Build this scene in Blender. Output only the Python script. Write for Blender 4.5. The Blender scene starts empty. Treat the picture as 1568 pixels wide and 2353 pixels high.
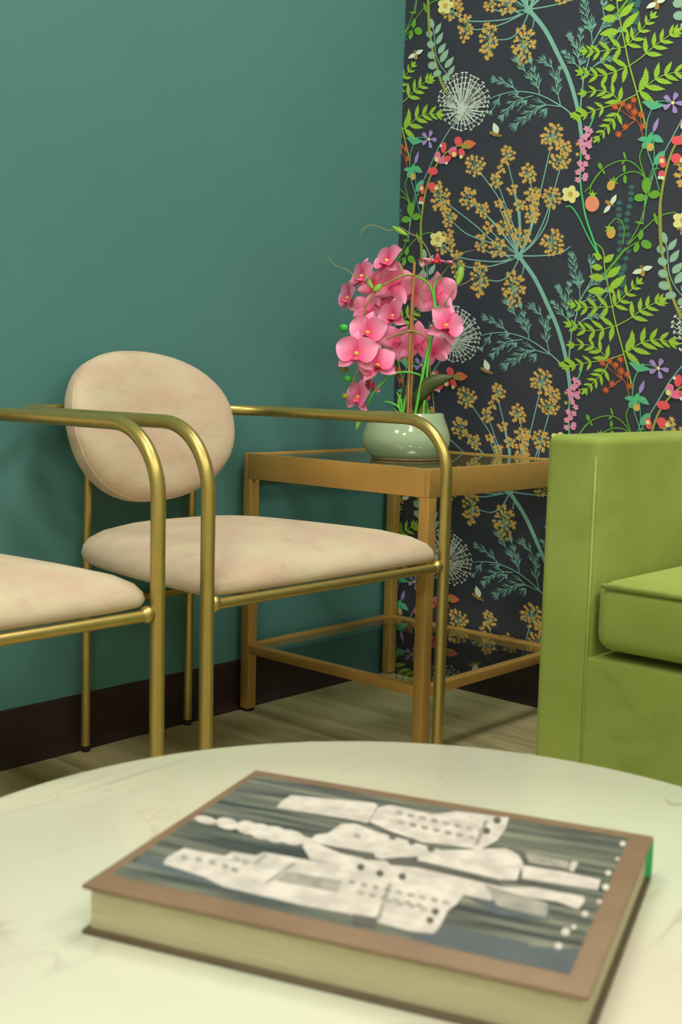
import bpy, bmesh, math, random
from mathutils import Vector, Matrix
random.seed(7)
SC = bpy.context.scene
COL = SC.collection
R_ = math.radians

# ------------------------------------------------------------------ camera
FPX = 2698.16                                   # focal length in pixels of the 1568x2353 frame
CAM = Vector((-2.21478, -1.84137, 0.72))
yaw, pit, rol = R_(47.8334), R_(6.47194), R_(1.427175)
FW = Vector((math.cos(pit)*math.sin(yaw), math.cos(pit)*math.cos(yaw), -math.sin(pit)))
_r = Vector((math.cos(yaw), -math.sin(yaw), 0)); _u = _r.cross(FW)
RT = math.cos(rol)*_r + math.sin(rol)*_u
UP = -math.sin(rol)*_r + math.cos(rol)*_u
cd = bpy.data.cameras.new('camera'); cam = bpy.data.objects.new('camera', cd); COL.objects.link(cam)
cd.sensor_fit = 'VERTICAL'; cd.sensor_height = 36; cd.lens = FPX/2353*36
cam.matrix_world = Matrix(((RT.x, UP.x, -FW.x, CAM.x), (RT.y, UP.y, -FW.y, CAM.y), (RT.z, UP.z, -FW.z, CAM.z), (0, 0, 0, 1)))
cd.clip_start = 0.02
cd.dof.use_dof = True; cd.dof.focus_distance = 2.4; cd.dof.aperture_fstop = 10
SC.camera = cam
def ray(x, y): return FW + RT*((x-784)/FPX) - UP*((y-1176.5)/FPX)
def on_z(x, y, z): d = ray(x, y); return CAM + d*((z-CAM.z)/d.z)
def on_x(x, y, X): d = ray(x, y); return CAM + d*((X-CAM.x)/d.x)

# ------------------------------------------------------------------ world, exposure
w = bpy.data.worlds.new('world'); SC.world = w; w.use_nodes = True
w.node_tree.nodes['Background'].inputs[0].default_value = (0.8, 0.85, 0.8, 1)
w.node_tree.nodes['Background'].inputs[1].default_value = 0.0
SC.view_settings.view_transform = 'Standard'; SC.view_settings.look = 'None'
SC.view_settings.exposure = 0.0; SC.view_settings.gamma = 1
SC.view_settings.use_curve_mapping = False
LAMP_COLOR = (1.0, 0.99, 0.925); LAMP_STRENGTH = 26.0
CEIL = 2.7
# ceiling panels: centre x, centre y, half size x, half size y
LAMPS = [(-0.6, -1.2, .3, .3), (-2.4, -1.2, .3, .3), (-0.6, -3.0, .3, .3), (-2.4, -3.0, .3, .3), (-4.2, -1.2, .3, .3), (-4.2, -3.0, .3, .3)]

# ------------------------------------------------------------------ materials
def lin(c):
    return tuple(((v/255)/12.92 if v/255 <= .04045 else ((v/255+.055)/1.055)**2.4) for v in c)
def new_mat(name):
    m = bpy.data.materials.new(name); m.use_nodes = True
    return m, m.node_tree, m.node_tree.nodes['Principled BSDF']
def mat(name, rgb, rough=.5, metal=0, spec=.5, noise=0, nscale=8, bump=0, bscale=200, sheen=0, coat=0, rgb2=None, stretch=None):
    m, nt, b = new_mat(name); c = lin(rgb)
    b.inputs['Base Color'].default_value = (*c, 1); b.inputs['Roughness'].default_value = rough
    b.inputs['Metallic'].default_value = metal; b.inputs['Specular IOR Level'].default_value = spec
    if sheen:
        b.inputs['Sheen Weight'].default_value = sheen; b.inputs['Sheen Roughness'].default_value = .4
        b.inputs['Sheen Tint'].default_value = (*[min(1, v*1.3+.1) for v in c], 1)
    if coat: b.inputs['Coat Weight'].default_value = coat; b.inputs['Coat Roughness'].default_value = .05
    tc = nt.nodes.new('ShaderNodeTexCoord'); src = tc.outputs['Object']
    if stretch:
        mp = nt.nodes.new('ShaderNodeMapping'); mp.inputs['Scale'].default_value = stretch
        nt.links.new(src, mp.inputs[0]); src = mp.outputs[0]
    if noise or rgb2:
        n = nt.nodes.new('ShaderNodeTexNoise'); n.inputs['Scale'].default_value = nscale; n.inputs['Detail'].default_value = 6
        nt.links.new(src, n.inputs['Vector'])
        cr = nt.nodes.new('ShaderNodeValToRGB'); cr.color_ramp.elements[0].position = .36; cr.color_ramp.elements[1].position = .64
        c2 = lin(rgb2) if rgb2 else tuple(v*(1-noise) for v in c); c1 = c if rgb2 else tuple(min(1, v*(1+noise)) for v in c)
        cr.color_ramp.elements[0].color = (*c2, 1); cr.color_ramp.elements[1].color = (*c1, 1)
        nt.links.new(n.outputs['Fac'], cr.inputs[0]); nt.links.new(cr.outputs[0], b.inputs['Base Color'])
    if bump:
        n2 = nt.nodes.new('ShaderNodeTexNoise'); n2.inputs['Scale'].default_value = bscale; n2.inputs['Detail'].default_value = 3
        nt.links.new(src, n2.inputs['Vector'])
        bp = nt.nodes.new('ShaderNodeBump'); bp.inputs['Strength'].default_value = bump; bp.inputs['Distance'].default_value = .002
        nt.links.new(n2.outputs['Fac'], bp.inputs['Height']); nt.links.new(bp.outputs[0], b.inputs['Normal'])
    return m
M = {}
M['teal'] = mat('teal_paint', (80, 130, 127), .42, spec=.35, noise=.03, nscale=3, bump=.05, bscale=350)
M['paper'] = mat('wallpaper_ground', (62, 64, 76), .5, spec=.35, noise=.04, nscale=20, bump=.04, bscale=500)
M['pale'] = mat('pale_paint', (225, 222, 205), .7, noise=.02, nscale=3)
M['ceil'] = mat('ceiling_tile', (235, 233, 222), .9, noise=.05, nscale=60)
M['cove'] = mat('vinyl_cove', (47, 33, 33), .4, spec=.4, noise=.08, nscale=12)
M['brass'] = mat('brushed_brass', (188, 168, 98), .34, metal=.82, noise=.04, nscale=40, bump=.03, bscale=900)
M['goldpaint'] = mat('gold_paint', (200, 157, 84), .4, metal=.4, noise=.03, nscale=40)
M['black'] = mat('black_rubber', (22, 20, 20), .6)
M['velvet'] = mat('pink_velvet', (208, 193, 163), .85, spec=.15, sheen=.3, rgb2=(203, 175, 153), nscale=9, bump=.3, bscale=420, stretch=(1, 1, 2.2))
M['green'] = mat('green_velvet', (152, 166, 84), .8, spec=.2, sheen=.3, rgb2=(134, 150, 68), nscale=5, bump=.2, bscale=500)
def nap(m, scale, stretch, lo, hi, mul):
    nt = m.node_tree; b = nt.nodes['Principled BSDF']; src = b.inputs['Base Color'].links[0].from_socket
    tc = nt.nodes.new('ShaderNodeTexCoord'); mp = nt.nodes.new('ShaderNodeMapping'); mp.inputs['Scale'].default_value = stretch; mp.inputs['Rotation'].default_value = (.5, .3, .2)
    nt.links.new(tc.outputs['Object'], mp.inputs[0]); n = nt.nodes.new('ShaderNodeTexNoise'); n.inputs['Scale'].default_value = scale; n.inputs['Detail'].default_value = 8; n.inputs['Distortion'].default_value = .5
    nt.links.new(mp.outputs[0], n.inputs['Vector']); mr = nt.nodes.new('ShaderNodeMapRange'); mr.inputs['From Min'].default_value = lo; mr.inputs['From Max'].default_value = hi
    mr.inputs['To Min'].default_value = 1; mr.inputs['To Max'].default_value = mul; nt.links.new(n.outputs['Fac'], mr.inputs['Value'])
    hs = nt.nodes.new('ShaderNodeHueSaturation'); nt.links.new(mr.outputs[0], hs.inputs['Value']); nt.links.new(src, hs.inputs['Color']); nt.links.new(hs.outputs[0], b.inputs['Base Color'])
nap(M['green'], 5, (1, 1.6, 2.6), .57, .72, .84); nap(M['velvet'], 22, (1, 1, 2.5), .54, .72, .89)
M['vase'] = mat('sage_glaze', (168, 190, 152), .12, spec=.6, noise=.03, nscale=9, coat=.4)
M['footring'] = mat('bare_clay', (150, 134, 100), .7, noise=.1, nscale=40)
M['soil'] = mat('moss', (70, 80, 40), .95, noise=.4, nscale=60, bump=.8, bscale=120)
M['pages'] = mat('paper_pages', (196, 190, 154), .85, rgb2=(176, 170, 134), nscale=30, stretch=(.6, .6, 60))
M['cover'] = mat('brown_cover', (128, 102, 76), .55, noise=.08, nscale=30)
M['spinegreen'] = mat('green_spine', (50, 170, 100), .5)
M['darkcover'] = mat('dark_board', (92, 76, 52), .55, noise=.1, nscale=30)

def wood_mat():
    m, nt, b = new_mat('oak_vinyl_plank'); b.inputs['Roughness'].default_value = .42; b.inputs['Specular IOR Level'].default_value = .4
    tc = nt.nodes.new('ShaderNodeTexCoord'); oi = nt.nodes.new('ShaderNodeObjectInfo')
    ad = nt.nodes.new('ShaderNodeVectorMath'); ad.operation = 'ADD'
    mu = nt.nodes.new('ShaderNodeMath'); mu.operation = 'MULTIPLY'; mu.inputs[1].default_value = 37
    nt.links.new(oi.outputs['Random'], mu.inputs[0]); nt.links.new(tc.outputs['Object'], ad.inputs[0]); nt.links.new(mu.outputs[0], ad.inputs[1])
    mp = nt.nodes.new('ShaderNodeMapping'); mp.inputs['Scale'].default_value = (16, 1.6, 1); nt.links.new(ad.outputs[0], mp.inputs[0])
    n = nt.nodes.new('ShaderNodeTexNoise'); n.inputs['Scale'].default_value = 2.2; n.inputs['Detail'].default_value = 7; n.inputs['Distortion'].default_value = .6
    nt.links.new(mp.outputs[0], n.inputs['Vector'])
    cr = nt.nodes.new('ShaderNodeValToRGB'); e = cr.color_ramp.elements
    e[0].position = .3; e[0].color = (*lin((156, 142, 100)), 1); e[1].position = .7; e[1].color = (*lin((194, 183, 138)), 1)
    nt.links.new(n.outputs['Fac'], cr.inputs[0])
    hs = nt.nodes.new('ShaderNodeHueSaturation'); mr = nt.nodes.new('ShaderNodeMapRange')
    mr.inputs['To Min'].default_value = .86; mr.inputs['To Max'].default_value = 1.1
    nt.links.new(oi.outputs['Random'], mr.inputs['Value']); nt.links.new(mr.outputs[0], hs.inputs['Value'])
    nt.links.new(cr.outputs[0], hs.inputs['Color']); nt.links.new(hs.outputs[0], b.inputs['Base Color'])
    return m
M['wood'] = wood_mat()

def marble_mat():
    m, nt, b = new_mat('white_marble'); b.inputs['Roughness'].default_value = .16; b.inputs['Specular IOR Level'].default_value = .45
    tc = nt.nodes.new('ShaderNodeTexCoord')
    def veins(scale, rot, width, dist, seed):
        mp = nt.nodes.new('ShaderNodeMapping'); mp.inputs['Rotation'].default_value = (0, 0, rot); mp.inputs['Location'].default_value = (seed, seed*.7, 0)
        mp.inputs['Scale'].default_value = (1, 2.6, 1)
        nt.links.new(tc.outputs['Object'], mp.inputs[0])
        n = nt.nodes.new('ShaderNodeTexNoise'); n.inputs['Scale'].default_value = scale; n.inputs['Detail'].default_value = 5; n.inputs['Distortion'].default_value = dist
        nt.links.new(mp.outputs[0], n.inputs['Vector'])
        s = nt.nodes.new('ShaderNodeMath'); s.operation = 'SUBTRACT'; s.inputs[1].default_value = .5; nt.links.new(n.outputs['Fac'], s.inputs[0])
        a = nt.nodes.new('ShaderNodeMath'); a.operation = 'ABSOLUTE'; nt.links.new(s.outputs[0], a.inputs[0])
        mr = nt.nodes.new('ShaderNodeMapRange'); mr.inputs['From Max'].default_value = width; mr.inputs['To Min'].default_value = 1; mr.inputs['To Max'].default_value = 0
        nt.links.new(a.outputs[0], mr.inputs['Value'])
        # break the veins up
        n2 = nt.nodes.new('ShaderNodeTexNoise'); n2.inputs['Scale'].default_value = 5; nt.links.new(mp.outputs[0], n2.inputs['Vector'])
        m2 = nt.nodes.new('ShaderNodeMapRange'); m2.inputs['From Min'].default_value = .5; m2.inputs['From Max'].default_value = .72
        nt.links.new(n2.outputs['Fac'], m2.inputs['Value'])
        mu = nt.nodes.new('ShaderNodeMath'); mu.operation = 'MULTIPLY'; nt.links.new(mr.outputs[0], mu.inputs[0]); nt.links.new(m2.outputs[0], mu.inputs[1])
        return mu.outputs[0]
    v1 = veins(2.2, .5, .02, .8, 1.3); v2 = veins(4.5, .9, .012, 1.2, 4.1)
    mx = nt.nodes.new('ShaderNodeMath'); mx.operation = 'MAXIMUM'; nt.links.new(v1, mx.inputs[0]); nt.links.new(v2, mx.inputs[1])
    sc = nt.nodes.new('ShaderNodeMath'); sc.operation = 'MULTIPLY'; sc.inputs[1].default_value = .55; nt.links.new(mx.outputs[0], sc.inputs[0])
    n3 = nt.nodes.new('ShaderNodeTexNoise'); n3.inputs['Scale'].default_value = 3; nt.links.new(tc.outputs['Object'], n3.inputs['Vector'])
    cr = nt.nodes.new('ShaderNodeValToRGB'); e = cr.color_ramp.elements
    e[0].position = .35; e[0].color = (*lin((204, 198, 176)), 1); e[1].position = .62; e[1].color = (*lin((206, 212, 184)), 1)
    nt.links.new(n3.outputs['Fac'], cr.inputs[0])
    mix = nt.nodes.new('ShaderNodeMix'); mix.data_type = 'RGBA'; nt.links.new(sc.outputs[0], mix.inputs['Factor'])
    nt.links.new(cr.outputs[0], mix.inputs['A']); mix.inputs['B'].default_value = (*lin((150, 132, 112)), 1)
    nt.links.new(mix.outputs['Result'], b.inputs['Base Color'])
    return m
M['marble'] = marble_mat()

def glass_mat():
    m = bpy.data.materials.new('tinted_glass'); m.use_nodes = True; nt = m.node_tree; nt.nodes.clear()
    o = nt.nodes.new('ShaderNodeOutputMaterial'); mx = nt.nodes.new('ShaderNodeMixShader'); fr = nt.nodes.new('ShaderNodeFresnel'); fr.inputs[0].default_value = 2.2
    t = nt.nodes.new('ShaderNodeBsdfTransparent'); t.inputs[0].default_value = (.93, .97, .95, 1)
    g = nt.nodes.new('ShaderNodeBsdfGlossy'); g.inputs['Roughness'].default_value = .015; g.inputs[0].default_value = (.9, .95, .9, 1)
    ge = nt.nodes.new('ShaderNodeNewGeometry'); iv = nt.nodes.new('ShaderNodeMath'); iv.operation = 'SUBTRACT'; iv.inputs[0].default_value = 1; nt.links.new(ge.outputs['Backfacing'], iv.inputs[1])
    ml = nt.nodes.new('ShaderNodeMath'); ml.operation = 'MULTIPLY'; nt.links.new(fr.outputs[0], ml.inputs[0]); nt.links.new(iv.outputs[0], ml.inputs[1]); nt.links.new(ml.outputs[0], mx.inputs[0]); nt.links.new(t.outputs[0], mx.inputs[1]); nt.links.new(g.outputs[0], mx.inputs[2]); nt.links.new(mx.outputs[0], o.inputs[0])
    return m
M['glass'] = glass_mat()
def emit_mat(name, c, s):
    m = bpy.data.materials.new(name); m.use_nodes = True; nt = m.node_tree; nt.nodes.clear()
    o = nt.nodes.new('ShaderNodeOutputMaterial'); e = nt.nodes.new('ShaderNodeEmission'); e.inputs[0].default_value = (*c, 1); e.inputs[1].default_value = s
    nt.links.new(e.outputs[0], o.inputs[0]); return m
M['lamp'] = emit_mat('panel_diffuser', LAMP_COLOR, LAMP_STRENGTH)

# ------------------------------------------------------------------ helpers
def link(name, verts, faces, m, parent=None, smooth=True, mats=None, midx=None):
    me = bpy.data.meshes.new(name); me.from_pydata([tuple(v) for v in verts], [], faces)
    for q in (mats or [m]): me.materials.append(q)
    if midx: me.polygons.foreach_set('material_index', midx)
    me.polygons.foreach_set('use_smooth', [smooth]*len(me.polygons)); me.update()
    o = bpy.data.objects.new(name, me); COL.objects.link(o)
    if parent: o.parent = parent
    return o
def from_bm(name, bm, m, parent=None, smooth=True):
    bmesh.ops.recalc_face_normals(bm, faces=bm.faces)
    me = bpy.data.meshes.new(name); bm.to_mesh(me); bm.free(); me.materials.append(m)
    me.polygons.foreach_set('use_smooth', [smooth]*len(me.polygons))
    o = bpy.data.objects.new(name, me); COL.objects.link(o)
    if parent: o.parent = parent
    return o
def tag(o, label, cat, group=None, kind=None):
    if label: o['label'] = label
    if cat: o['category'] = cat
    if group: o['group'] = group
    if kind: o['kind'] = kind
    return o
def thing(name, loc, label, cat, group=None, rz=0):
    o = bpy.data.objects.new(name, None); COL.objects.link(o); o.location = loc; o.rotation_euler.z = rz; o.empty_display_size = .05
    return tag(o, label, cat, group)
def struct(o): o['kind'] = 'structure'; return o
def box_bm(x0, x1, y0, y1, z0, z1, bev=0, seg=2):
    bm = bmesh.new(); bmesh.ops.create_cube(bm, size=1)
    for v in bm.verts: v.co = ((x0+x1)/2+v.co.x*(x1-x0), (y0+y1)/2+v.co.y*(y1-y0), (z0+z1)/2+v.co.z*(z1-z0))
    if bev: bmesh.ops.bevel(bm, geom=bm.edges[:]+bm.verts[:], offset=bev, segments=seg, affect='EDGES', profile=.5)
    return bm
def box(name, x0, x1, y0, y1, z0, z1, m, parent=None, bev=0, seg=2):
    o = from_bm(name, box_bm(x0, x1, y0, y1, z0, z1, bev, seg), m, parent, smooth=False)
    if bev: o.data.polygons.foreach_set('use_smooth', [True]*len(o.data.polygons)); o.data.set_sharp_from_angle(angle=R_(50))
    return o
def catmull(pts, n=6):
    P = [Vector(p) for p in pts]
    if len(P) < 3: return P
    Q = [P[0]*2-P[1]]+P+[P[-1]*2-P[-2]]; out = []
    for i in range(1, len(Q)-2):
        a, b, c, d = Q[i-1:i+3]
        for k in range(n):
            t = k/n
            out.append(.5*((2*b)+(c-a)*t+(2*a-5*b+4*c-d)*t*t+(3*b-a-3*c+d)*t**3))
    return out+[P[-1]]
def tube_data(path, rad, seg=12, caps=True):
    path = [Vector(p) for p in path]; n = len(path); V = []; F = []
    rads = rad if isinstance(rad, (list, tuple)) else [rad]*n
    t0 = (path[1]-path[0]).normalized(); nrm = t0.orthogonal().normalized()
    for i, p in enumerate(path):
        t = (path[min(i+1, n-1)]-path[max(i-1, 0)]).normalized()
        nrm = (nrm-t*nrm.dot(t)).normalized(); b = t.cross(nrm)
        for k in range(seg):
            a = 2*math.pi*k/seg; V.append(p+(nrm*math.cos(a)+b*math.sin(a))*rads[i])
    for i in range(n-1):
        for k in range(seg):
            k2 = (k+1) % seg; F.append((i*seg+k, i*seg+k2, (i+1)*seg+k2, (i+1)*seg+k))
    if caps: F.append(tuple(range(seg-1, -1, -1))); F.append(tuple((n-1)*seg+k for k in range(seg)))
    return V, F
def tube(name, path, rad, m, parent=None, seg=12):
    V, F = tube_data(path, rad, seg); o = link(name, V, F, m, parent)
    o.data.set_sharp_from_angle(angle=R_(60)); return o
def fillet(pts, rs, n=10):
    """round the corners of a polyline"""
    P = [Vector(p) for p in pts]; out = [P[0]]
    for i in range(1, len(P)-1):
        a = (P[i-1]-P[i]).normalized(); b = (P[i+1]-P[i]).normalized(); r = rs[i-1]
        ang = a.angle(b); d = r/math.tan(ang/2); c = P[i]+(a+b).normalized()*(r/math.sin(ang/2))
        s = P[i]+a*d-c; e = P[i]+b*d-c; tot = s.angle(e)
        for k in range(n+1):
            t = k/n; out.append(c+(s*math.sin((1-t)*tot)+e*math.sin(t*tot))/math.sin(tot))
    return out+[P[-1]]
def lathe(name, prof, m, parent=None, seg=48, loc=(0, 0, 0)):
    V = []; F = []
    for (r, z) in prof:
        for k in range(seg):
            a = 2*math.pi*k/seg; V.append((loc[0]+r*math.cos(a), loc[1]+r*math.sin(a), loc[2]+z))
    for i in range(len(prof)-1):
        for k in range(seg):
            k2 = (k+1) % seg; F.append((i*seg+k, i*seg+k2, (i+1)*seg+k2, (i+1)*seg+k))
    o = link(name, V, F, m, parent); o.data.set_sharp_from_angle(angle=R_(50)); return o
def subsurf(o, n=1):
    s = o.modifiers.new('sub', 'SUBSURF'); s.levels = n; s.render_levels = n; return o
def copy_tree(o, parent=None):
    c = o.copy(); COL.objects.link(c); c.parent = parent
    for ch in list(o.children): copy_tree(ch, c)
    return c

# ------------------------------------------------------------------ room shell
X0, Y0 = -5.4, -4.6
struct(box('wall_left', X0, 0.1, 0, .1, 0, CEIL, M['teal']))
wr = struct(box('wall_right', 0, .1, Y0, 0, 0, CEIL, M['paper']))
struct(box('wall_back', X0, 0.1, Y0-.1, Y0, 0, CEIL, M['pale']))
struct(box('wall_side', X0-.1, X0, Y0-.1, .1, 0, CEIL, M['pale']))
floor = struct(box('floor', X0-.1, .1, Y0-.1, .1, -.1, -.004, M['darkcover']))
struct(box('ceiling', X0-.1, .1, Y0-.1, .1, CEIL, CEIL+.1, M['ceil']))
# floor planks, running away from the teal wall
PW, PL = .23, 1.22
pm = box_bm(0, PW-.0012, 0, PL-.0012, -.004, 0)
pme = bpy.data.meshes.new('plank'); pm.to_mesh(pme); pm.free(); pme.materials.append(M['wood'])
nx = 25
for i in range(-1, nx):
    x1 = -.0645-PW*i; xa = x1-PW
    if xa < X0: xa = X0
    off = [(.37, .02, .78, .5, .21)[i % 5]][0]*PL
    y = off
    while y > Y0:
        a, b = max(y-PL, Y0), min(y, 0)
        if b-a > .02 and min(x1, 0)-xa > .01:
            if a == y-PL and b == y and i >= 0 and x1-xa > PW-.001:
                o = bpy.data.objects.new('plank', pme); COL.objects.link(o); o.parent = floor; o.location = (xa, a, 0)
            else:
                box('plank', xa, min(x1, 0)-.0012, a, b-.0012, -.004, 0, M['wood'], floor)
        y -= PL
# vinyl cove bases
prof = [(0, 0), (.016, 0), (.015, .003), (.008, .008), (.0045, .016), (.003, .028), (.003, .104), (.0015, .107), (0, .107)]
n = len(prof)
V = [(X0, -d, z) for d, z in prof]+[(-.003, -d, z) for d, z in prof]
F = [(i, i+1, n+i+1, n+i) for i in range(n-1)]+[tuple(range(n)), tuple(range(2*n-1, n-1, -1))]
struct(link('baseboard_left', V, F, M['cove'], smooth=False))
V = [(-d, Y0, z) for d, z in prof]+[(-d, -.003, z) for d, z in prof]
struct(link('baseboard_right', V, [tuple(reversed(f)) for f in F], M['cove'], smooth=False))
# ceiling panels
for i, (x, y, hx, hy) in enumerate(LAMPS):
    spot = ('sofa_arm', 'marble_table', 'sofa_seat', 'open_floor', 'teal_wall_end', 'far_corner')[i]     # above the frame: the vase mirrors such panels
    t = thing('ceiling_light_'+spot+'_offscreen', (x, y, CEIL), 'square white ceiling light panel '+('over the sofa arm and armchairs', 'over the marble table', 'over the sofa seat', 'over the open floor facing the sofa', 'at the far end of the teal wall', 'in the room corner away from the sofa')[i], 'ceiling light', 'ceiling light panels')
    bm = bmesh.new()
    for (a, b, c, d) in ((-hx, hx, -hy, -hy+.02), (-hx, hx, hy-.02, hy), (-hx, -hx+.02, -hy+.02, hy-.02), (hx-.02, hx, -hy+.02, hy-.02)):
        t2 = box_bm(a, b, c, d, -.02, 0); me = bpy.data.meshes.new('t'); t2.to_mesh(me); t2.free(); bm.from_mesh(me); bpy.data.meshes.remove(me)
    from_bm('frame', bm, M['ceil'], t, False)
    box('diffuser_'+spot+'_offscreen', -hx+.02, hx-.02, -hy+.02, hy-.02, -.012, -.004, M['lamp'], t)

# ------------------------------------------------------------------ wallpaper print
S = 4.612
ZO = {'A': (900, 0), 'B': (1228, 0), 'C': (900, 320), 'D': (1228, 320), 'E': (1000, 640), 'F': (1228, 640)}
def Z(k, *p):
    ox, oy = ZO[k]; r = [Vector((ox+p[i]/S, oy+p[i+1]/S)) for i in range(0, len(p), 2)]
    return r if len(r) > 1 else r[0]
INK = dict(must=(214, 174, 90), olive=(150, 160, 70), teal=(132, 186, 172), lime=(156, 200, 66), grn=(108, 170, 58), sage=(148, 188, 162),
           sagel=(176, 208, 186), white=(205, 216, 206), pink=(228, 150, 186), coral=(238, 92, 98), rose=(240, 120, 160), purple=(168, 142, 210), jade=(96, 184, 142),
           rust=(204, 104, 56), cream=(232, 228, 150), peach=(240, 150, 118), deep=(66, 110, 106), wing=(222, 242, 214), bee=(150, 118, 62),
           emer=(82, 196, 120), orange=(226, 120, 76))
for k, c in INK.items(): M['ink_'+k] = mat('ink_'+k, tuple(min(250, v*1.06) for v in c), .5, spec=.35)
INKS = list(INK); PERY, PERZ = .614, .523
class Print:
    def __init__(s, name, layer): s.name, s.x0, s.V, s.F, s.I, s.k = name, -.0003-.00016*layer, [], [], [], 0; s.x = s.x0
    def lift(s, low, top):
        s.k += 1; s.x = s.x0-(.000120+(s.k % 4)*6e-6 if top else (s.k % 5)*7e-6 if low else .00004+(s.k % 10)*7e-6)
    def _v(s, p):
        q = on_x(p[0], p[1], 0); s.V.append((s.x, q.y, q.z)); return len(s.V)-1
    def face(s, ids, ink): s.F.append(tuple(ids)); s.I.append(INKS.index(ink))
    def fan(s, c, pts, ink, top=False):
        s.lift(False, top)
        ci = s._v(c); ids = [s._v(p) for p in pts]
        for i in range(len(ids)): s.face((ci, ids[i], ids[(i+1) % len(ids)]), ink)
    def ribbon(s, pts, w, ink, w2=None, n=5, smooth=True, top=False):
        s.lift(True, top)
        P = catmull(pts, n) if smooth and len(pts) > 2 else [Vector(p) for p in pts]; prev = None
        for i, p in enumerate(P):
            t = P[min(i+1, len(P)-1)]-P[max(i-1, 0)]; t = t.normalized() if t.length else Vector((1, 0)); nn = Vector((-t.y, t.x))
            ww = w if w2 is None else w+(w2-w)*i/(len(P)-1)
            a, b = s._v(p+nn*ww/2), s._v(p-nn*ww/2)
            if prev: s.face((prev[0], a, b, prev[1]), ink)
            prev = (a, b)
    def star(s, c, r, ink, n=5, inner=.5, rot=0):
        s.fan(c, [c+Vector((math.sin(rot+math.pi*k/n), -math.cos(rot+math.pi*k/n)))*(r if k % 2 == 0 else r*inner) for k in range(2*n)], ink)
    def ell(s, c, rx, ry, ink, ang=0, n=14, top=False):
        ca, sa = math.cos(ang), math.sin(ang); P = []
        for k in range(n):
            a = 2*math.pi*k/n; x, y = rx*math.cos(a), ry*math.sin(a); P.append(c+Vector((x*ca-y*sa, x*sa+y*ca)))
        s.fan(c, P, ink, top)
    def leaf(s, a, b, w, ink, serr=0, n=8):
        s.lift(False, False)
        a, b = Vector(a), Vector(b); d = b-a; nn = Vector((-d.y, d.x)).normalized(); prev = None
        m = n*2 if serr else n
        for i in range(m+1):
            t = i/m; ww = w*.5*math.sin(math.pi*min(1, t**.8*.98+.02))
            if serr: ww *= (1+serr if i % 2 else 1-serr)
            p = a+d*t; l, r = s._v(p+nn*ww+(d*(.05 if serr and i % 2 else 0))), s._v(p-nn*ww+(d*(.05 if serr and i % 2 else 0)))
            if prev: s.face((prev[0], l, r, prev[1]), ink)
            prev = (l, r)
    def poly(s, pts, ink):
        c = sum((Vector(p) for p in pts), Vector((0, 0)))/len(pts); s.fan(c, pts, ink)
rnd = random.Random(11)
PRINTS = []
def P_(name, layer): p = Print(name, layer); PRINTS.append(p); return p

# strings of dark beads
p = P_('printed_bead_string', 0)
for pts in (((1035, 515), (1030, 580), (1025, 645), (1010, 720), (995, 795), (980, 865), (980, 940), (995, 1020), (1000, 1100), (1000, 1190), (975, 1270), (960, 1350), (935, 1440), (950, 1520)),
            ((905, 680), (900, 745), (900, 815), (910, 880), (920, 945), (920, 1020), (915, 1100), (905, 1180), (895, 1260), (880, 1340), (910, 1430), (925, 1510))):
    q = [Z('D', *a) for a in pts]; p.ribbon(q, 1.2, 'deep')
    for c in q: p.fan(c, [c+Vector((7*math.cos(a), 7.2*(math.sin(a) if math.sin(a) < 0 else .45*math.sin(a)))) for a in [2*math.pi*k/14 for k in range(14)]], 'deep')
for c in ((1090, 50), (1085, 150), (1070, 230), (1060, 325)): p.ell(Z('B', *c), 8, 7, 'deep')
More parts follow.
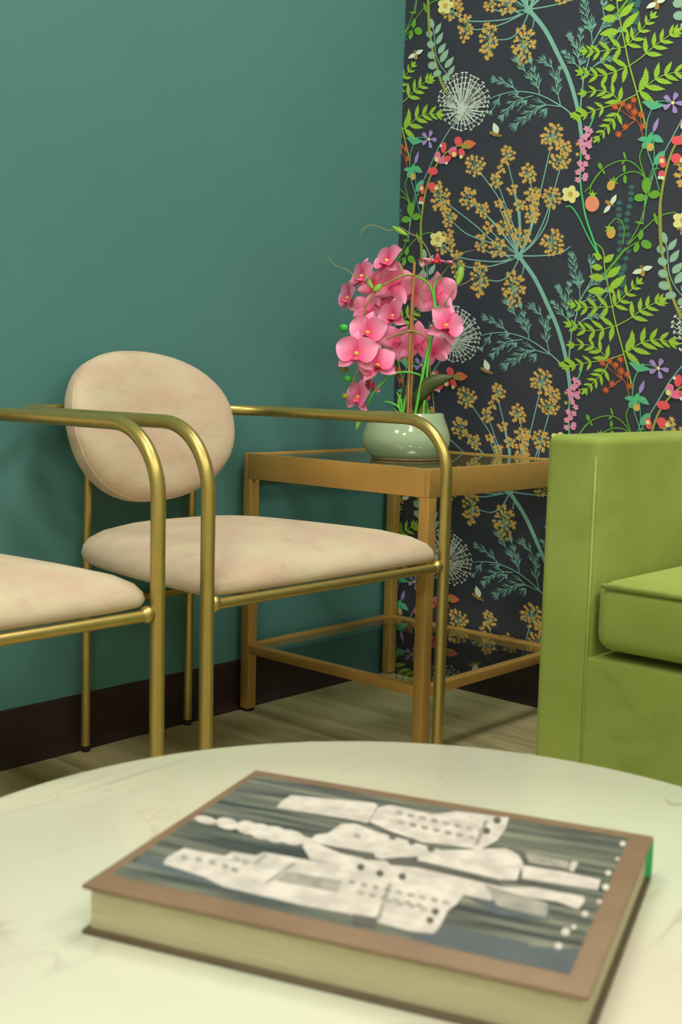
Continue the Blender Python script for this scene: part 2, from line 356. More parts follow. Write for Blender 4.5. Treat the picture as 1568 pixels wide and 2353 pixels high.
# big golden umbel
p = P_('printed_golden_umbel', 1); U = Z('C', 1350, 1235)
st = [U]+[Z('E', 1060, 0), Z('E', 1200, 290), Z('E', 1300, 520), Z('E', 1380, 800), Z('E', 1420, 1050), Z('E', 1442, 1230)]
p.ribbon(st, 9.5, 'teal', 8); p.ell(U, 10, 9, 'teal')
UMB = [  # zoom, cx, cy, rx, ry, ray way-points in zoom C
    ('C', 890, 275, 125, 140, ((940, 345), (1150, 640), (1240, 850))), ('C', 1235, 175, 100, 120, ((1240, 275), (1330, 640), (1360, 900))), ('C', 1170, 320, 60, 70, None),
    ('C', 1110, 440, 85, 100, ((1135, 490), (1230, 750), (1320, 1000))), ('C', 1450, 370, 105, 130, ((1460, 410), (1500, 600), (1490, 900))), ('C', 1285, 530, 80, 70, ((1300, 560), (1340, 760), (1360, 1000))),
    ('C', 815, 620, 110, 135, ((850, 670), (1000, 800), (1150, 950))), ('C', 515, 610, 125, 180, ((580, 670), (900, 920), (1080, 1080))), ('C', 970, 750, 95, 105, ((1000, 800), (1150, 970), (1290, 1150))),
    ('C', 610, 830, 100, 120, ((660, 885), (780, 990), (900, 1045), (1200, 1150))), ('C', 1140, 690, 62, 75, ((1150, 740), (1220, 900), (1300, 1100))), ('C', 1365, 700, 90, 80, ((1365, 760), (1370, 1000))),
    ('C', 1495, 590, 100, 105, ((1490, 620), (1485, 900))), ('C', 1235, 790, 75, 70, ((1240, 830), (1320, 1100))), ('C', 1490, 800, 100, 120, ((1490, 800), (1460, 1000))), ('C', 1030, 935, 75, 80, ((1050, 970), (1200, 1110))),
    ('C', 1200, 930, 105, 110, ((1220, 980), (1320, 1180))), ('C', 600, 1000, 75, 75, None), ('C', 565, 1120, 135, 110, ((590, 1165), (700, 1240), (880, 1280), (1150, 1295))), ('C', 950, 1100, 85, 120, ((980, 1170), (1100, 1220))),
    ('C', 1130, 1160, 110, 130, ((1180, 1220), (1280, 1260))), ('C', 1380, 1040, 130, 120, ((1360, 1100), (1350, 1200))), ('C', 700, 1320, 95, 165, ((760, 1340), (850, 1358), (1050, 1345), (1250, 1285))),
    ('C', 935, 1480, 115, 210, ((1010, 1490), (1150, 1500), (1260, 1430), (1340, 1290))), ('C', 1300, 1590, 140, 220, ((1390, 1430), (1405, 1330), (1370, 1260))),
    ('D', 200, 1100, 145, 165, ((1900, 1135), (1780, 1210), (1560, 1235))), ('D', 190, 620, 120, 135, ((1700, 640), (1640, 900), (1500, 1110))), ('D', 280, 230, 140, 110, ((1800, 270), (1660, 750), (1520, 1060))),
    ('B', 200, 1450, 150, 160, ((1690, 80), (1590, 520), (1500, 900), (1430, 1110))), ('D', 320, 90, 110, 90, None), ('D', 20, 580, 65, 80, None), ('D', 20, 740, 50, 110, None), ('D', 460, 50, 20, 20, None), ('D', 460, 160, 20, 20, None)]
for k, cx, cy, rx, ry, way in UMB:
    c = Z(k, cx, cy); rx /= S; ry /= S
    base = c+(U-c).normalized()*.25*min(rx, ry)
    if way: p.ribbon([Z('C', *q) for q in way]+[U], 2.3, 'teal', 3.2)
    nst = max(1, int(math.pi*rx*ry/108)); stars = []; rx = max(.1, rx-4.5); ry = max(.1, ry-4.5)
    for i in range(nst):
        rr = math.sqrt((i+.6)/nst)**.75; a = i*2.39996+rnd.uniform(-.3, .3)
        stars.append(c+Vector((rx*rr*math.cos(a), ry*rr*math.sin(a))))
    for q in stars:
        if nst > 3: p.ribbon([base, q], .9, 'teal')
    for q in stars: p.star(q, rnd.uniform(5.2, 6.5), 'must', 5, .46, rnd.uniform(0, 1.2))
    if nst > 6: p.ell(base, rx*.16, ry*.16, 'olive')
# white globe flower
p = P_('printed_globe_flower', 2); c0 = Z('A', 740, 1165); ctr = Z('A', 770, 1075)
p.ribbon([c0]+Z('A', 650, 1320, 500, 1568)+Z('C', 440, 220, 340, 440, 262, 620, 215, 760, 200, 900, 180, 1080), 2.2, 'teal', 1.4)
for ring, cnt, ph in ((.97, 34, 0), (.80, 30, .1), (.62, 24, .05), (.43, 16, .2)):
    for i in range(cnt):
        a = 2*math.pi*(i+ph)/cnt+rnd.uniform(-.04, .04); rr = ring+rnd.uniform(-.04, .04)
        h = ctr+Vector((58*rr*math.cos(a), 66*rr*math.sin(a))); d = (h-c0)
        t = d.normalized(); nn = Vector((-t.y, t.x)); s0 = c0+d*(.30 if ring > .7 else .1)
        p.ribbon([s0, h], 1.7, 'white'); p.ribbon([h-nn*3.8, h+t*1.1, h+nn*3.8], 2.8, 'white', n=2)
p.ell(c0, 9, 9, 'white')
# grey-green leafy spray
p = P_('printed_leaf_spray', 3)
p.ribbon(Z('A', 395, -60, 400, 150, 410, 350, 440, 540, 480, 700, 520, 840, 580, 985), 4.2, 'olive', 6)
p.ribbon(Z('A', 420, 220, 455, 360, 470, 560, 520, 690, 590, 780, 650, 845), 1.8, 'sage')
for (a, b, w_) in (((465, 360), (530, 240), 50), ((480, 470), (550, 340), 55), ((500, 570), (578, 455), 62), ((520, 660), (608, 520), 66), ((570, 720), (665, 600), 62), ((605, 800), (672, 695), 52)):
    p.leaf(Z('A', *a), Z('A', *b), w_/S, 'sage'); p.ribbon([Z('A', *a), Z('A', *b)], .8, 'sagel', top=True)
for (x, y, rx, ry, an) in ((430, 248, 26, 52, -.2), (405, 360, 36, 38, 0), (418, 472, 38, 40, 0), (424, 585, 40, 40, 0), (436, 695, 47, 42, 0), (488, 778, 46, 34, -.5), (578, 825, 34, 42, .6)):
    p.ell(Z('A', x, y), rx/S, ry/S, 'sage', an); p.ribbon([Z('A', x-rx*.6, y), Z('A', x+rx*.9, y+4)], .8, 'sagel', top=True)
# dill fronds
def twigs(p, pts, n, L, w0=1.6, t0=.25, ink='teal'):
    q = catmull(pts, 8)
    for i in range(n):
        t = t0+(1-t0)*i/max(1, n-1); k = min(len(q)-2, int(t*(len(q)-1))); d = (q[k+1]-q[max(0, k-1)]).normalized()
        for sd in ((1, -1) if i < n-1 else (1, 0, -1)):
            ang = sd*rnd.uniform(.42, .62); v = Vector((d.x*math.cos(ang)-d.y*math.sin(ang), d.x*math.sin(ang)+d.y*math.cos(ang)))
            l = L*1.5*(1-.35*t)*rnd.uniform(.85, 1.15); m = q[k]+v*l*.5; e = m+(v*.55+d*.7).normalized()*l*.5
            p.ribbon([q[k], m, e], w0*1.15, ink, 1.2, n=3)
            for s2 in (1, -1):
                a2 = s2*.42; v2 = Vector((v.x*math.cos(a2)-v.y*math.sin(a2), v.x*math.sin(a2)+v.y*math.cos(a2)))
                p.ribbon([q[k]+v*l*.3, q[k]+v*l*.3+(v2+d*.35).normalized()*l*.5], w0, ink, 1.1)
p = P_('printed_dill_sprig', 4)
main = [Z('B', 395, 1205), Z('B', 280, 1120), Z('B', 60, 1005), Z('A', 1340, 970), Z('A', 1150, 1005), Z('A', 1040, 1050)]
p.ribbon(main, 3.4, 'teal', 1.6)
for br, nn_, L in (([Z('B', 285, 1125), Z('B', 245, 960), Z('B', 205, 740), Z('B', 120, 655)], 4, 22), ([Z('B', 240, 940), Z('B', 265, 830), Z('B', 275, 740)], 2, 14), ([Z('B', 60, 1005), Z('A', 1550, 910), Z('A', 1440, 780), Z('A', 1340, 650)], 4, 20),
                    ([Z('A', 1545, 900), Z('A', 1530, 800), Z('A', 1480, 660)], 3, 15), ([Z('A', 1350, 975), Z('A', 1240, 890), Z('A', 1110, 850)], 3, 20), ([Z('A', 1160, 1005), Z('A', 1120, 1090), Z('A', 1060, 1180)], 2, 13),
                    ([Z('B', 285, 1130), Z('B', 90, 1115), Z('A', 1480, 1190), Z('A', 1330, 1320)], 5, 24), ([Z('B', 140, 1150), Z('B', 60, 1240)], 2, 16), ([Z('A', 1500, 1015), Z('A', 1310, 1080), Z('A', 1180, 1230)], 4, 20), ([Z('A', 1440, 1060), Z('A', 1340, 1180)], 2, 12), ([Z('A', 1360, 975), Z('A', 1240, 1010)], 2, 10)):
    p.ribbon(br, 2.3, 'teal', 1.4); twigs(p, br, nn_, L)
p = P_('printed_tall_dill', 5)
p.ribbon(Z('B', 495, 1180, 505, 1000, 520, 870, 490, 720), 3.4, 'teal', 2.2); p.ribbon(Z('B', 520, 870, 570, 680, 620, 480, 740, 230, 730, 80, 715, -40), 3, 'teal', 2); p.ribbon(Z('B', 535, 830, 640, 700, 800, 560, 920, 360), 2.4, 'teal', 1.5)
for br, nn_, L in ((Z('B', 490, 720, 450, 520, 385, 390), 4, 17), (Z('B', 470, 620, 490, 470, 500, 340), 3, 16), (Z('B', 480, 715, 400, 640, 335, 570), 3, 15), (Z('B', 500, 690, 540, 560), 2, 14), (Z('B', 620, 480, 605, 310, 560, 160, 530, 20), 5, 22), (Z('B', 605, 310, 500, 200), 2, 16),
                    (Z('B', 605, 310, 640, 190), 2, 15), (Z('B', 730, 80, 760, -60), 2, 16), (Z('B', 680, 360, 790, 240, 880, 180), 4, 18), (Z('B', 640, 500, 760, 420, 900, 330), 3, 16), (Z('B', 640, 700, 740, 640, 830, 620), 3, 14)):
    p.ribbon(br, 2.2, 'teal', 1.3); twigs(p, br, nn_, L, 1.5)
# lime fern
p = P_('printed_fern', 6)
p.ribbon(Z('B', 1180, 1310, 1090, 970, 1010, 680, 970, 490, 920, 250, 885, 60, 870, -110, 760, -200), 3.4, 'lime', 2.4)
def pinna(pts, L0, n, first=.12):
    q = catmull(pts, 8); p.ribbon(pts, 2.3, 'lime', 1.4); n += 1
    for i in range(n):
        t = first+(1-first)*i/max(1, n-1); k = min(len(q)-2, int(t*(len(q)-1))); d = (q[k+1]-q[max(0, k-1)]).normalized(); l = L0*(1-.5*t)
        for sd in (1, -1):
            a = sd*(.95-.35*t); v = Vector((d.x*math.cos(a)-d.y*math.sin(a), d.x*math.sin(a)+d.y*math.cos(a)))
            p.leaf(q[k], q[k]+v*l, l*.30, 'lime', .28); p.ribbon([q[k]+v*l*.2, q[k]+v*l*.6], .7, 'grn', top=True)
    p.leaf(q[-1], q[-1]+(q[-1]-q[-3]).normalized()*L0*.5, L0*.2, 'lime', .2)
pinna(Z('B', 1000, 700, 860, 760, 730, 800, 600, 790, 520, 770), 40, 5, .05)
pinna(Z('B', 970, 495, 780, 530, 660, 550, 560, 545), 38, 4, .1)
pinna(Z('B', 920, 1085, 830, 1000, 700, 960, 540, 985), 36, 4, .08)
pinna(Z('B', 920, 1090, 740, 1140, 570, 1200, 450, 1230), 30, 4, .35)
pinna(Z('B', 940, 1080, 880, 1220, 780, 1340, 680, 1460), 34, 4, .3)
p.ribbon(Z('B', 1090, 1000, 1010, 1040, 920, 1088), 2.3, 'lime')
pinna(Z('B', 1090, 970, 1150, 950, 1260, 860, 1370, 800, 1490, 770, 1600, 775), 52, 5, .1)
pinna(Z('B', 1010, 700, 1140, 610, 1230, 530, 1330, 450, 1430, 380, 1490, 345), 45, 4, .3)
pinna(Z('B', 975, 490, 1020, 450, 1100, 360, 1180, 270, 1250, 185), 36, 4, .15)
for a, b, w_ in (((880, 190), (715, 205), 18), ((905, 330), (700, 365), 19), ((935, 310), (1115, 125), 17), ((915, 180), (1065, 30), 17), ((865, 80), (735, 90), 16), ((880, 20), (990, -90), 15), ((940, 300), (1000, 345), 10), ((860, -20), (760, -60), 14)):
    p.leaf(Z('B', *a), Z('B', *b), w_, 'lime', .18)
p.poly(Z('B', 370, 1215, 440, 1180, 480, 1130, 560, 1180, 560, 1230, 500, 1240, 470, 1310, 450, 1270), 'lime')
# rust stars
p = P_('printed_rust_sprig', 7)
p.ribbon(Z('B', 1175, 1520, 1140, 1390, 1110, 1300, 1070, 1270, 1010, 1240), 1.8, 'rust')
for c in ((1060, 1060), (1010, 1130), (940, 1100), (862, 1130), (1070, 1185), (1135, 1215), (1170, 1335), (970, 1345), (900, 1425)):
    b = Z('B', 1080, 1275) if c[0] < 1100 else Z('B', 1140, 1390)
    p.ribbon([b, Z('B', *c)], 1.3, 'rust'); p.star(Z('B', *c), 10.5, 'rust', 9, .42, c[0])
# periwinkle
p = P_('printed_periwinkle', 8)
p.ribbon(Z('B', 1250, 1160, 1205, 1280, 1190, 1440)+Z('D', 1195, 60, 1215, 150, 1270, 310, 1330, 540), 2.4, 'jade'); p.ribbon(Z('B', 1320, 1080, 1380, 1070, 1450, 1090), 2, 'jade')
p.ribbon(Z('D', 1270, 0, 1275, 250, 1220, 430, 1180, 640, 1172, 740), 2, 'jade'); p.ribbon(Z('B', 1290, 1360, 1255, 1450)+[Z('D', 1262, 60)], 2, 'jade')
p.poly(Z('B', 1145, 1080, 1220, 1062, 1225, 1045, 1258, 1090, 1318, 1062, 1318, 1090, 1400, 1112, 1340, 1142, 1268, 1165, 1235, 1160, 1190, 1120), 'jade')
c = Z('B', 1475, 1090)
for k in range(5):
    a = 2*math.pi*k/5+.35; v = Vector((math.sin(a), -math.cos(a))); nn = Vector((-v.y, v.x))
    p.fan(c+v*13, [c+v*2, c+v*18+nn*6.5, c+v*24+nn*5, c+v*25-nn*4.5, c+v*15-nn*5], 'purple')
p.ell(c, 4.2, 4.2, 'cream', top=True); p.leaf(Z('B', 1268, 1400), Z('B', 1325, 1245), 10, 'purple')
p.leaf(Z('B', 1205, 1470), Z('B', 1098, 1480), 12, 'jade'); p.leaf(Z('B', 1255, 1440), Z('B', 1378, 1510), 17, 'jade'); p.leaf(Z('B', 1190, 1568), Z('B', 1255, 1390), 14, 'emer'); p.leaf(Z('B', 1150, 1568), Z('B', 1230, 1500), 16, 'jade')
p.ell(Z('D', 1237, 85), 7.5, 9.5, 'must')
# wild strawberry vine
p = P_('printed_strawberry_vine', 9)
for pts in ((590, 520, 640, 430, 720, 330, 850, 250, 980, 225, 1080, 270, 1150, 350, 1195, 440), (600, 570, 615, 480, 712, 340), (540, 560, 600, 500, 640, 440), (870, 420, 970, 360, 1080, 345, 1150, 380, 1195, 440), (1195, 440, 1125, 210, 1150, 110, 1195, 60),
            (1000, 1120, 1120, 900, 1200, 640, 1250, 450, 1280, 330, 1330, 305), (1000, 1120, 1160, 960, 1280, 850, 1350, 810, 1430, 785, 1510, 775), (960, 1180, 1060, 1110, 1120, 1085), (810, 900, 870, 842, 930, 870, 960, 960, 945, 1110)):
    p.ribbon(Z('D', *pts), 2.5, 'grn')
p.ribbon(Z('D', 740, 1440, 860, 1300, 980, 1150), 6, 'grn', 4)
for (x, y, rx, ry, an) in ((1195, 490, 50, 85, 0), (1125, 620, 62, 42, -.1), (1280, 585, 60, 44, -.3), (1195, 1115, 60, 45, .5), (1090, 1150, 30, 52, .35), (1135, 1015, 28, 56, .2), (705, 285, 22, 36, -.3), (740, 345, 12, 28, -.5), (960, 312, 17, 40, 0), (968, 425, 20, 46, 0), (965, 175, 12, 44, -.3), (950, 245, 10, 30, .7), (1295, 845, 18, 66, -.3), (1122, 885, 48, 12, .2)):
    p.ell(Z('D', x, y), rx/S, ry/S, 'grn', an)
for (x, y, rx, ry, an, ink, cx, cy) in ((620, 685, 76, 86, 0, 'peach', 625, 595), (820, 490, 42, 56, .35, 'must', 850, 445), (820, 990, 48, 64, .1, 'must', 800, 950)):
    p.star(Z('D', cx, cy), 13, 'grn', 6, .4); p.ell(Z('D', x, y), rx/S, ry/S, ink, an, 18)
    p.star(Z('D', cx, cy-8), 10, 'lime', 5, .4)
# pink spike
p = P_('printed_pink_spike', 10)
p.ribbon([Z('B', 640, 1230), Z('B', 580, 1380), Z('D', 510, 0), Z('D', 500, 180), Z('D', 497, 450), Z('D', 520, 640), Z('D', 560, 850), Z('D', 685, 1210)], 3.5, 'emer', 4.5)
p.ribbon(Z('D', 340, 715, 400, 718, 480, 830, 560, 1000, 672, 1205), 3, 'emer')
p.leaf(Z('D', 690, 1290), Z('D', 670, 1180), 12, 'lime')
for k, x, y in [('D', *q) for q in ((505, 50), (575, 60), (535, 140), (570, 190), (490, 255), (550, 262), (512, 312), (470, 350), (550, 385), (468, 430), (540, 415), (500, 20), (580, 10), (520, 90))]+[('B', *q) for q in ((560, 1365), (600, 1390), (540, 1455), (595, 1485), (525, 1530), (590, 1545), (570, 1425))]:
    c = Z(k, x, y); p.star(c, 8.5, 'pink', 5, .6, x); p.ell(c+Vector((2, 3)), 3.5, 3.5, 'pink')
# cream blossoms
p = P_('printed_cream_blossom', 11)
for k, x, y, r in (('D', 390, 585, 20), ('C', 495, 1060, 18)):
    c = Z(k, x, y)
    for j in range(5):
        a = 2*math.pi*j/5+.3; p.ell(c+Vector((math.sin(a), -math.cos(a)))*r*.56, r*.50, r*.42, 'cream', a-math.pi/2)
    p.ell(c, r*.30, r*.34, 'must', top=True)
p.ribbon(Z('D', 480, 600, 520, 560), 2, 'grn')
# coral sprig on its olive stem
p = P_('printed_coral_sprig', 12)
p.ribbon(Z('C', 330, 1330, 318, 1100, 318, 900, 360, 600, 430, 370, 560, 170, 690, 80, 790, 65), 5, 'olive', 3)
p.ell(Z('C', 305, 495), 7, 15, 'jade', .5)
for x, y, rx, ry, an, ink in ((560, 90, 30, 60, .1, 'coral'), (715, 22, 42, 50, -.3, 'coral'), (495, 180, 32, 52, .2, 'rose'), (560, 222, 68, 40, -.2, 'rose'), (600, 205, 40, 30, -.4, 'coral'), (655, 125, 50, 38, -.7, 'rose'), (668, 155, 40, 40, 0, 'coral'), (750, 145, 34, 48, -.4, 'coral'), (445, 340, 54, 42, .1, 'coral'), (435, 500, 42, 45, 0, 'coral'), (330, 530, 28, 56, -.15, 'coral'), (325, 640, 26, 34, 0, 'coral')):
    p.ell(Z('C', x, y), rx/S, ry/S, ink, an)
p.leaf(Z('C', 755, 65), Z('C', 905, 45), 21, 'orange', .12); p.leaf(Z('C', 740, 68), Z('C', 830, 80), 14, 'olive')
for x, y, r in ((530, 70, 3), (485, 215, 5), (670, 160, 5), (745, 188, 4), (590, 255, 3), (480, 520, 4), (325, 520, 4), (308, 672, 3), (332, 676, 3)): p.ell(Z('C', x, y), r, r*1.2, 'cream' if r > 3 else 'wing', 0, 9, top=True)
# bees
def bee(k, x, y, wings, body):
    p = P_('printed_bee', 13); c = Z(k, x, y)
    b0, b1 = Z(k, *body[0]), Z(k, *body[1]); p.leaf(b0, b1, 11, 'bee'); d = (b1-b0)
    for t in (.5, .68, .84):
        m = b0+d*t; nn = Vector((-d.y, d.x)).normalized(); p.ribbon([m-nn*4, m+nn*4], 1.3, 'must', top=True)
    p.star(b0, 4.5, 'bee', 6, .5)
    for (ax, ay, bx, by, w_) in wings: p.leaf(Z(k, ax, ay), Z(k, bx, by), w_, 'wing')
bee('A', 265, 580, ((262, 575, 182, 622, 10), (265, 572, 345, 530, 10)), ((255, 545), (270, 640)))
bee('A', 1110, 1390, ((1130, 1418, 1090, 1300, 15),), ((1165, 1440), (1035, 1400)))
bee('D', 810, 680, ((822, 690, 880, 585, 11), (815, 700, 742, 788, 10)), ((840, 700), (755, 650)))

def clip(V, F, I):
    """cut a print mesh at the room corner and the ceiling"""
    bm = bmesh.new(); bv = [bm.verts.new(v) for v in V]
    for f, i in zip(F, I):
        try: q = bm.faces.new([bv[k] for k in f]); q.material_index = i
        except ValueError: pass
    for co, no in (((0, -.0005, 0), (0, 1, 0)), ((0, 0, CEIL), (0, 0, 1)), ((0, 0, .104), (0, 0, -1))):
        bmesh.ops.bisect_plane(bm, geom=bm.verts[:]+bm.edges[:]+bm.faces[:], plane_co=co, plane_no=no, clear_outer=True)
    return bm
INKM = [M['ink_'+k] for k in INKS]
for p in PRINTS:
    used = sorted(set(p.I)); remap = {a: i for i, a in enumerate(used)}; p.I = [remap[a] for a in p.I]; p.mats = [INKM[a] for a in used]; p.shared = None
    p.y0, p.y1 = min(v[1] for v in p.V), max(v[1] for v in p.V); p.z0, p.z1 = min(v[2] for v in p.V), max(v[2] for v in p.V)
for i in range(-1, 5):
    for j in range(-2, 4):
        for p in PRINTS:
            a, b, c, d = p.y0-i*PERY, p.y1-i*PERY, p.z0+j*PERZ, p.z1+j*PERZ
            if a > -.002 or c > CEIL-.01 or d < .12 or b < -2.3: continue
            if b > -.0005 or d > CEIL or c < .104:
                bm = clip([(v[0], v[1]-i*PERY, v[2]+j*PERZ) for v in p.V], p.F, p.I)
                if not bm.faces: bm.free(); continue
                me = bpy.data.meshes.new(p.name); bm.to_mesh(me); bm.free()
                for q in p.mats: me.materials.append(q)
                o = bpy.data.objects.new(p.name, me)
            else:
                if not p.shared:
                    me = bpy.data.meshes.new(p.name); me.from_pydata(p.V, [], p.F)
                    for q in p.mats: me.materials.append(q)
                    me.polygons.foreach_set('material_index', p.I); p.shared = me
                o = bpy.data.objects.new(p.name, p.shared); o.location = (0, -i*PERY, j*PERZ)
            COL.objects.link(o); o.parent = wr

# ------------------------------------------------------------------ armchairs
def make_chair():
    t = thing('armchair', (-.808, 0, 0), '', 'armchair', 'pink velvet armchairs along the teal wall')
    hw, yf, za, r = .284, -.565, .65, .0107
    for s in (-1, 1):
        l = tube('leg', [(s*hw, yf, .012), (s*hw, yf, .54)], r, M['brass'], t, 20)
        lathe('foot_cap', [(0, 0), (.0085, 0), (.0095, .004), (.0095, .014), (0, .014)], M['black'], l, 16, (s*hw, yf, 0))
    path = fillet([(-hw, yf, .54), (-hw, yf, za), (-hw, -.032, za), (0, -.032, za+.006), (hw, -.032, za), (hw, yf, za), (hw, yf, .54)], [.10, .09, 2.0, .09, .10], 12)
    tube('arm_rail', path, r, M['brass'], t, 20)
    tube('front_rail', [(-hw+.008, yf+.004, .385), (hw-.008, yf+.004, .385)], .0085, M['brass'], t, 16)
    for s in (-1, 1):
        lathe('rail_collar', [(0, -.0)]+[(.0125*math.sin(a), -.0125*math.cos(a)) for a in (.5, 1, 1.57, 2.1, 2.6)]+[(0, .0125)], M['brass'], t, 16, (s*(hw-.016), yf+.004, .3865))
    for s, x, xt in ((-1, -.112, -.106), (1, .142, .148)):
        l = tube('leg', [(x, -.024, .012), ((x+xt)/2, -.024, .33), (xt, -.026, za+.004)], .0088, M['brass'], t, 16)
        lathe('foot_cap', [(0, 0), (.0075, 0), (.0085, .003), (.0085, .014), (0, .014)], M['black'], l, 16, (x, -.024, 0))
        tube('seat_bracket', [(x, -.024, .392), (x, -.09, .392)], .0075, M['brass'], t, 12)
        lathe('bracket_knob', [(0, -.010)]+[(.010*math.sin(a), -.010*math.cos(a)) for a in (.6, 1.1, 1.57, 2.1, 2.6)]+[(0, .010)], M['brass'], t, 14, (x+.001, -.040, .3935))
        tube('back_bracket', [(xt, -.026, .545), (xt*.98, -.052, .545)], .006, M['brass'], t, 10)
    tube('rear_stretcher', [(-.111, -.024, .283), (.143, -.024, .283)], .0075, M['brass'], t, 12)
    # seat pad
    half = catmull([(0, -.566), (.13, -.566), (.232, -.564), (.270, -.554), (.278, -.522), (.269, -.40), (.255, -.29), (.228, -.185), (.17, -.10), (.09, -.065), (0, -.058)], 4)
    out = [(v.x, v.y) for v in half]+[(-v.x, v.y) for v in reversed(half[1:-1])]
    cy = -.32; prof = [(.2, .0), (.8, 0), (.93, .002), (.985, .007), (1.0, .015), (.990, .026), (.958, .037), (.88, .049), (.73, .0605), (.5, .069), (.22, .0735)]
    V = [(0, cy, .390)]; F = []; N = len(out)
    for s, z in prof: V += [(x*s, cy+(y-cy)*s, .390+z) for x, y in out]
    V.append((0, cy, .390+.074))
    for k in range(N): F.append((0, 1+(k+1) % N, 1+k)); F.append((len(V)-1, 1+(len(prof)-1)*N+k, 1+(len(prof)-1)*N+(k+1) % N))
    for i in range(len(prof)-1):
        for k in range(N): F.append((1+i*N+k, 1+i*N+(k+1) % N, 1+(i+1)*N+(k+1) % N, 1+(i+1)*N+k))
    link('seat', V, F, M['velvet'], t)
    # back pad: a leaning, gently wrapped oval cushion
    A, B, th = .1968, .1428, .2454; ctr = Vector((-.0131, -.066, .6204)); cw, sw = math.cos(.0533), math.sin(.0533)
    def bp(u, v, d):
        dd = d+1.0*u*u; y = v*math.sin(th)-math.cos(th)*dd
        return ctr+Vector((u*cw-y*sw, u*sw+y*cw, v*math.cos(th)+math.sin(th)*dd))
    V = []; F = []; N = 56; rings = [(.03, -.024), (.5, -.024), (.88, -.023), (.965, -.020), (.995, -.012), (1.0, -.002), (1.0, .007), (.997, .0095), (.992, .0105), (.988, .014), (.965, .021), (.91, .029), (.8, .036), (.62, .041), (.4, .0445), (.2, .046), (.03, .0465)]
    for s, d in rings:
        for k in range(N):
            a = 2*math.pi*k/N; e = 2/2.187; c_, s_ = math.cos(a), math.sin(a)
            V.append(bp(A*s*math.copysign(abs(c_)**e, c_), B*s*math.copysign(abs(s_)**e, s_), d))
    for i in range(len(rings)-1):
        for k in range(N): F.append((i*N+k, (i+1)*N+k, (i+1)*N+(k+1) % N, i*N+(k+1) % N))
    F.append(tuple(range(N))); F.append(tuple(reversed(range((len(rings)-1)*N, len(rings)*N))))
    b = link('backrest', V, F, M['velvet'], t)
    pth = []
    for k in range(N+1):
        a = 2*math.pi*k/N; e = 2/2.187; c_, s_ = math.cos(a), math.sin(a); pth.append(bp(A*.997*math.copysign(abs(c_)**e, c_), B*.997*math.copysign(abs(s_)**e, s_), .0105))
    Vt, Ft = tube_data(pth, .0014, 8, False); link('piping', Vt, Ft, M['velvet'], b)
    return t
ch = make_chair(); ch['label'] = 'pink velvet armchair with brass tube frame beside the glass side table'
c2 = copy_tree(ch); c2.location.x = -.808-.66; c2['label'] = 'pink velvet brass armchair on the other armchair\'s far side from the side table'

# ------------------------------------------------------------------ side table
TX0, TX1, TY0, TY1, TH = -.512, -.012, -.517, -.017, .559
t = thing('side_table', ((TX0+TX1)/2, (TY0+TY1)/2, 0), 'square gold metal side table with glass top and glass shelf in the corner', 'side table')
h = .25; lw = .024
def tb(name, *a, **k): return box(name, *a, M['goldpaint'], t, **k)
for sx in (-1, 1):
    for sy in (-1, 1):
        xa, xb = (sx*h, sx*(h-lw)); ya, yb = (sy*h, sy*(h-lw))
        l = tb('leg', min(xa, xb), max(xa, xb), min(ya, yb), max(ya, yb), .006, TH-.054, bev=.0012)
        box('foot_cap', min(xa, xb)+.002, max(xa, xb)-.002, min(ya, yb)+.002, max(ya, yb)-.002, 0, .006, M['black'], l)
for s in (-1, 1):
    tb('apron', -h, h, min(s*h, s*(h-.012)), max(s*h, s*(h-.012)), TH-.054, TH, bev=.001)
    tb('apron', min(s*h, s*(h-.012)), max(s*h, s*(h-.012)), -h+.012, h-.012, TH-.054, TH, bev=.001)
    tb('shelf_rail', -h+lw, h-lw, min(s*h, s*(h-.02)), max(s*h, s*(h-.02)), .128, .147, bev=.001)
    tb('shelf_rail', min(s*h, s*(h-.02)), max(s*h, s*(h-.02)), -h+lw, h-lw, .128, .147, bev=.001)
    tb('glass_ledge', -h+.012, h-.012, min(s*(h-.012), s*(h-.024)), max(s*(h-.012), s*(h-.024)), TH-.012, TH-.008)
box('glass_top', -h+.0125, h-.0125, -h+.0125, h-.0125, TH-.008, TH-.003, M['glass'], t)
box('glass_shelf', -h+.0205, h-.0205, -h+.0245, h-.0245, .139, .144, M['glass'], t)

# ------------------------------------------------------------------ sofa
SX, SYA, SYB, ST = -.76, -.92, -2.62, .648
t = thing('sofa', (-.40, (SYA+SYB)/2, 0), 'boxy lime green velvet sofa with square arms against the floral wallpaper', 'sofa')
def sb(name, x0, x1, y0, y1, z0, z1, bev=.02, seg=4, m='green'):
    return box(name, x0+.40, x1+.40, y0-(SYA+SYB)/2, y1-(SYA+SYB)/2, z0, z1, M[m], t, bev, seg)
AW = .086
for (a, b, s) in ((SYA-AW, SYA, 1), (SYB, SYB+AW, -1)):
    arm = sb('arm', SX, -.03, a, b, .05, ST, .013, 5)
    for yy in ((a+.004) if s > 0 else (b-.004),):
        Vt, Ft = tube_data([Vector((SX+.40+.001, yy-(SYA+SYB)/2, z)) for z in (.06, .3, .62)], .0019, 8); link('welt_seam', Vt, Ft, M['green'], arm)
sb('front_panel', SX+.0015, -.10, SYB+AW-.008, SYA-AW+.008, .052, .334, .004, 3)
sb('backrest', -.20, -.02, SYB+AW, SYA-AW, .30, ST, .025, 5)
cw = (SYA-AW-.006-(SYB+AW+.006))/2
